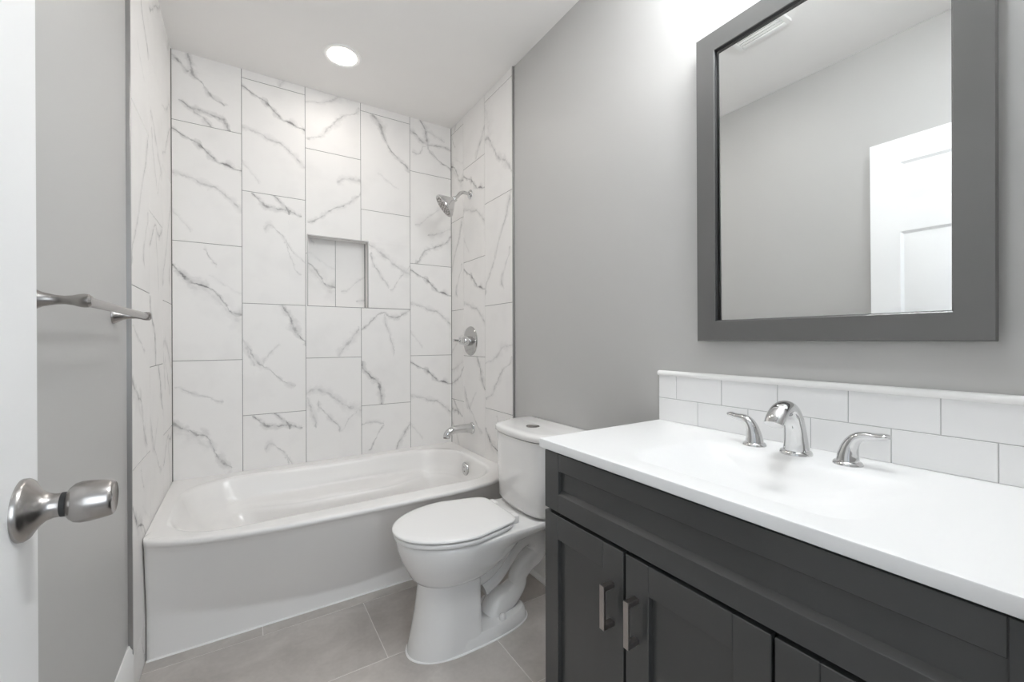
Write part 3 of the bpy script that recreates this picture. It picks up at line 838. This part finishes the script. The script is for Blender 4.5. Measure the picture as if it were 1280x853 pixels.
box(bm, VX + .0195, VX + .0209, VY0 + .004, VY1 - .004, .12, .852)  # dark sheet behind the fronts so their gaps read as shaded
link('gap_shade_sheet', bm, M['gapshade'], van)
def shaker(name, y0, y1, z0, z1, st, rl, parent, sr=None):
    """shaker front: butt-jointed stiles and rails with eased edges round a recessed panel"""
    bm = BM(); x0, x1 = VX, VX + .019; b = .0013
    sr = st if sr is None else sr
    box(bm, x0, x1, y0, y0 + sr, z0, z1, b, 1)
    box(bm, x0, x1, y1 - st, y1, z0, z1, b, 1)
    # bottom rail with a sloped top edge
    loft(bm, [[Vector((x, y, z)) for x, z in ((x0, z0 + b), (x0 + b, z0), (x1, z0), (x1, z0 + rl + .010), (x0 + .0122, z0 + rl + .0095), (x0 + .0005, z0 + rl), (x0, z0 + rl - .001))] for y in (y0 + sr + .0004, y1 - st - .0004)])
    box(bm, x0, x1, y0 + sr, y1 - st, z1 - rl, z1, b, 1)
    o = link(name, bm, M['cab'], parent, angle=20)
    bm = BM()
    box(bm, x0 + .0125, x1 - .001, y0 + sr - .004, y1 - st + .004, z0 + rl - .004, z1 - rl + .004)
    link('panel', bm, M['cab'], o, angle=20)
    return o
shaker('drawer_front', VY0, VY1, .6925, .8505, .0585, .048, van)
def pull(y, z0, z1, parent):
    bm = BM()
    h, wd = .0068, .0068
    box(bm, VX - .0335, VX - .0265, y - h, y + h, z0, z1, .0008, 1)
    for z in (z0 + .012, z1):
        box(bm, VX - .028, VX + .001, y - h, y + h, z - .012, z - .0002, .0008, 1)
    return link('handle', bm, M['pull'], parent, angle=20)
doors = [(.659, VY1), (.3475, .652), (VY0, .3425)]
for i, (y0, y1) in enumerate(doors):
    d = shaker('door', y0, y1, .115, .6835, .056 if i == 0 else .0625, .064, van, .0635)
    if i == 0: pull(.692, .505, .604, d)
    if i == 1: pull(.6215, .505, .604, d)
    if i == 2: pull(.080, .505, .604, d)

# countertop with its moulded basin
CT, CB = .881, .8555
top = thing('countertop', 'white countertop with a moulded rectangular basin, on the charcoal vanity', 'countertop', (0.96, 0.49, CB))
CX0, CX1, CY0, CY1 = .6945, GR - .0015, .014, .9585
SX0, SX1, SY0, SY1 = .765, 1.062, .255, .705
NN = 36
def cr(x0, x1, y0, y1, r, z): return [Vector((x, y, z)) for x, y in rrect(x0, x1, y0, y1, r, NN)]
rings = [cr(CX0 + .004, CX1, CY0, CY1 - .003, .002, CB), cr(CX0 + .0005, CX1, CY0, CY1 - .0005, .003, CB + .002), cr(CX0, CX1, CY0, CY1, .003, CB + .005), cr(CX0, CX1, CY0, CY1, .003, CT - .0025), cr(CX0 + .0007, CX1, CY0, CY1 - .0007, .003, CT - .0007), cr(CX0 + .0025, CX1 - .001, CY0 + .001, CY1 - .0025, .002, CT), cr(CX0 + .012, CX1 - .005, CY0 + .01, CY1 - .012, .01, CT),
         cr(SX0 - .016, SX1 + .014, SY0 - .02, SY1 + .02, .07, CT), cr(SX0 - .006, SX1 + .006, SY0 - .008, SY1 + .008, .065, CT - .0014), cr(SX0 + .002, SX1 - .001, SY0 + .002, SY1 - .002, .06, CT - .0045), cr(SX0 + .012, SX1 - .009, SY0 + .016, SY1 - .016, .055, CT - .011),
         cr(SX0 + .024, SX1 - .020, SY0 + .045, SY1 - .045, .05, CT - .026), cr(SX0 + .042, SX1 - .036, SY0 + .095, SY1 - .095, .05, CT - .050), cr(SX0 + .065, SX1 - .06, SY0 + .15, SY1 - .15, .04, CT - .066), cr(SX0 + .12, SX1 - .11, SY0 + .20, SY1 - .20, .012, CT - .071)]
bm = BM(); loft(bm, rings, cap0=False, cap1=True)
link('slab', bm, M['quartz'], top, angle=32)
bm = BM()
lathe(bm, (.917, .48, CT - .0708), (0, 0, 1), [(.022, 0), (.022, .002), (.017, .0035), (.012, .002), (.011, .006), (.003, .0075)], 28)
link('drain', bm, M['chrome'], top)

# backsplash: two rows of 3 x 6 white subway tile with a rounded edge trim
BSX = GR - .0095
bm = BM(); TL = []
J0 = -.8895
for r, (b0, b1) in enumerate(((.9575, 1.0345), (.8805, .9575))):
    for k in range(-2, 8):
        a0 = J0 - .157 + .157 * k + (.0785 if r == 1 else 0)
        TL.append((a0, a0 + .157, b0, b1, -.957, -.012, .8815, 1.033, 0))
tiles(bm, lambda a, b, d: (BSX - d, -a, b), TL, J=.0018, depth=.0065, bev=.0008)
box(bm, BSX + .0012, GR - .0005, .012, .957, .8815, 1.034, mi=1)
bs = tag(link('backsplash', bm, [M['subway'], M['lightgrout']], recalc=False), 'white subway tile backsplash in two rows behind the faucet', 'backsplash')
bm = BM()
prof = [(0.0, 1.0335), (-.0045, 1.0335), (-.0075, 1.0375), (-.008, 1.042), (-.0055, 1.0475), (0.0, 1.0500), (.0085, 1.0500), (.0085, 1.0335)]
loft(bm, [[Vector((BSX + p, y, z)) for p, z in prof] for y in (.958, .012)])
link('edge_trim', bm, M['trimwhite'], bs, angle=50)

# widespread faucet: spout and two lever handles
FX = 1.117
fs = thing('widespread_faucet', 'chrome widespread faucet with arched spout and two lever handles on the white countertop', 'faucet', (FX, .4925, CT))
bm = BM()
tube(bm, [(FX + .001, .4925, CT + .006), (FX - .001, .4925, CT + .035), (FX - .008, .4925, CT + .070), (FX - .024, .4925, CT + .100), (FX - .048, .4925, CT + .115), (FX - .074, .4925, CT + .110), (FX - .094, .4925, CT + .094), (FX - .104, .4925, CT + .080)],
     [.0275, .0245, .0215, .0195, .0180, .0175, .0180, .0180], 30, 8, flat=[(1, 1), (1, 1), (1.03, 1), (1.1, .95), (1.2, .88), (1.25, .85), (1.2, .85), (1.15, .85)], ref=(0, 1, 0))
spo = link('spout', bm, M['chrome'], fs)
bm = BM()
lathe(bm, (FX, .4925, CT - .0005), (0, 0, 1), [(.034, 0), (.034, .004), (.032, .008), (.028, .010)], 40)
link('base_ring', bm, M['chrome'], spo)
def lever(y0, s):
    bm = BM()
    k = lambda dy, dz, dx=0.0: (FX + dx, y0 + s * dy, CT + dz)
    tube(bm, [k(0, .005), k(.001, .022), k(.005, .042), k(.014, .058), (k(.028, .0655, .001)), k(.048, .068, .002), k(.064, .0705, .003), k(.072, .0715, .003)],
         [.0215, .0190, .0160, .0140, .0120, .0105, .0105, .0080], 24, 8, flat=[(1, 1), (1, 1), (1, .95), (1, .85), (1, .85), (1.1, .72), (1.2, .66), (1.0, .55)], ref=(1, 0, 0))
    h = link('handle', bm, M['chrome'], fs)
    bm = BM()
    lathe(bm, (FX, y0, CT - .0005), (0, 0, 1), [(.0275, 0), (.0275, .003), (.025, .007), (.021, .009)], 36)
    link('base_ring', bm, M['chrome'], h)
lever(.590, 1)
lever(.3895, -1)

# ------------------------------------------------------------------ mirror, leaning out slightly at the top
MX, MY0, MY1, MZ0, MZ1 = 1.1780, .1800, .7966, 1.150, 2.070
mir = thing('framed_mirror', 'rectangular mirror in a wide grey frame hanging above the backsplash', 'mirror', (GR, .488, MZ0))
LEAN = math.radians(0.25)
def lean(bm):
    bmesh.ops.rotate(bm, verts=bm.verts, cent=Vector((MX + .02, 0, MZ0)), matrix=Matrix.Rotation(-LEAN, 3, 'Y'))
    return bm
FW = .062
bm = BM()
a0, a1, b0, b1 = MY0, MY1, MZ0, MZ1
def rect(i, x): return [Vector((x, a0 + i, b0 + i)), Vector((x, a1 - i, b0 + i)), Vector((x, a1 - i, b1 - i)), Vector((x, a0 + i, b1 - i))]
# mitred moulding: every corner edge is a mitre
loft(bm, [rect(.002, GR - .012), rect(0, MX + .004), rect(.003, MX), rect(FW - .004, MX + .001), rect(FW - .002, MX + .003)], False, False)
fr = link('frame', lean(bm), M['frame'], mir, angle=20)
bm = BM()
loft(bm, [rect(FW - .0025, MX + .0035), rect(FW - .001, MX + .0045), rect(FW + .0005, MX + .012)], False, False)
link('inner_lip', lean(bm), M['framedark'], fr, angle=20)
bm = BM()
loft(bm, [[v + Vector((0, 0, 0)) for v in rect(FW - .004, MX + .0195)], rect(FW - .004, MX + .0225)], True, True)
for v in bm.verts:
    v.co.x -= (v.co.z - MZ0 - FW) * math.tan(math.radians(0.32)) 
link('mirror_glass', lean(bm), M['glass'], mir, smooth=False)

# vanity light bar above the mirror (just out of the photograph)
vl = thing('vanity_light', 'three-globe vanity light bar on the wall above the mirror', 'wall lamp', (GR, .488, 2.390))
bm = BM(); box(bm, GR - .022, GR - .0005, .29, .686, 2.390, 2.480, .006, 2)
link('back_plate', bm, M['nickel'], vl)
for y in (.345, .488, .631):
    bm = BM()
    tube(bm, [(GR - .02, y, 2.450), (GR - .10, y, 2.475), (GR - .165, y, 2.485), (GR - .175, y, 2.465)], [.009, .009, .009, .009], 12, 6)
    lathe(bm, (GR - .175, y, 2.475), (0, 0, -1), [(.014, 0), (.024, .012), (.026, .03)], 24)
    link('arm', bm, M['nickel'], vl)
    bm = BM()
    lathe(bm, (GR - .175, y, 2.448), (0, 0, -1), [(.026, 0), (.042, .02), (.050, .045), (.052, .075), (.044, .100), (.025, .112), (.002, .115)], 28)
    link('globe', bm, M['globe'], vl)

# ------------------------------------------------------------------ ceiling fittings
def downlight(x, y, lens, label):
    dl = thing('recessed_downlight', label, 'ceiling light', (x, y, ZC))
    bm = BM()
    lathe(bm, (x, y, ZC + .001), (0, 0, -1), [(.092, 0), (.092, .004), (.088, .007), (.072, .006), (.069, .004), (.069, .001)], 56, True, False)
    link('trim_ring', bm, M['trimwhite'], dl)
    bm = BM()
    lathe(bm, (x, y, ZC - .0015), (0, 0, -1), [(.0685, 0), (.0685, .002), (.04, .0035), (.001, .004)], 48)
    link('lens', bm, lens, dl)
downlight(.425, 2.285, M['lens'], 'round recessed downlight lit in the ceiling above the tub')
downlight(.45, 1.48, M['lens2'], 'round recessed downlight in the ceiling in front of the toilet')
downlight(.50, .36, M['lens3'], 'unseen round downlight added near the door to brighten the wall by the mirror')  # added for its light on the mirror wall, stays out of view

ve = thing('ceiling_vent', 'white square exhaust fan grille in the ceiling, seen in the mirror', 'vent', (.365, 1.07, ZC))
bm = BM()
V0, V1, W0, W1 = .245, .485, .95, 1.19
for (x0, x1, y0, y1) in ((V0, V1, W0, W0 + .022), (V0, V1, W1 - .022, W1), (V0, V0 + .022, W0 + .022, W1 - .022), (V1 - .022, V1, W0 + .022, W1 - .022)):
    box(bm, x0, x1, y0, y1, ZC - .016, ZC + .0005, .002, 1)
link('vent_frame', bm, M['trimwhite'], ve)
bm = BM()
for i in range(9):
    x = V0 + .03 + i * .0205
    box(bm, x, x + .013, W0 + .02, W1 - .02, ZC - .014, ZC - .006, .001, 1)
link('grille', bm, M['trimwhite'], ve)
bm = BM(); box(bm, V0 + .02, V1 - .02, W0 + .02, W1 - .02, ZC - .004, ZC - .0005)
link('backing', bm, M['grout'], ve)

# ------------------------------------------------------------------ towel bar on the left wall
TBX, TBZ = -.245, 1.228
tb = thing('towel_bar', 'brushed nickel towel bar on the grey wall behind the open door', 'towel bar', (GL, 1.33, TBZ))
for y in (1.052, 1.622):
    bm = BM()
    lathe(bm, (GL - .0005, y, TBZ), (1, 0, 0), [(.0235, 0), (.0235, .003), (.0200, .009), (.0125, .022), (.0085, .038), (.0075, .050), (.0090, .060), (.0115, .068), (.0125, .074), (.0120, .081), (.008, .085)], 32)
    link('post', bm, M['nickel'], tb)
bm = BM()
tube(bm, [(TBX, 1.055, TBZ), (TBX, 1.62, TBZ)], [.0090, .0090], 24)
bar = link('bar', bm, M['nickel'], tb)
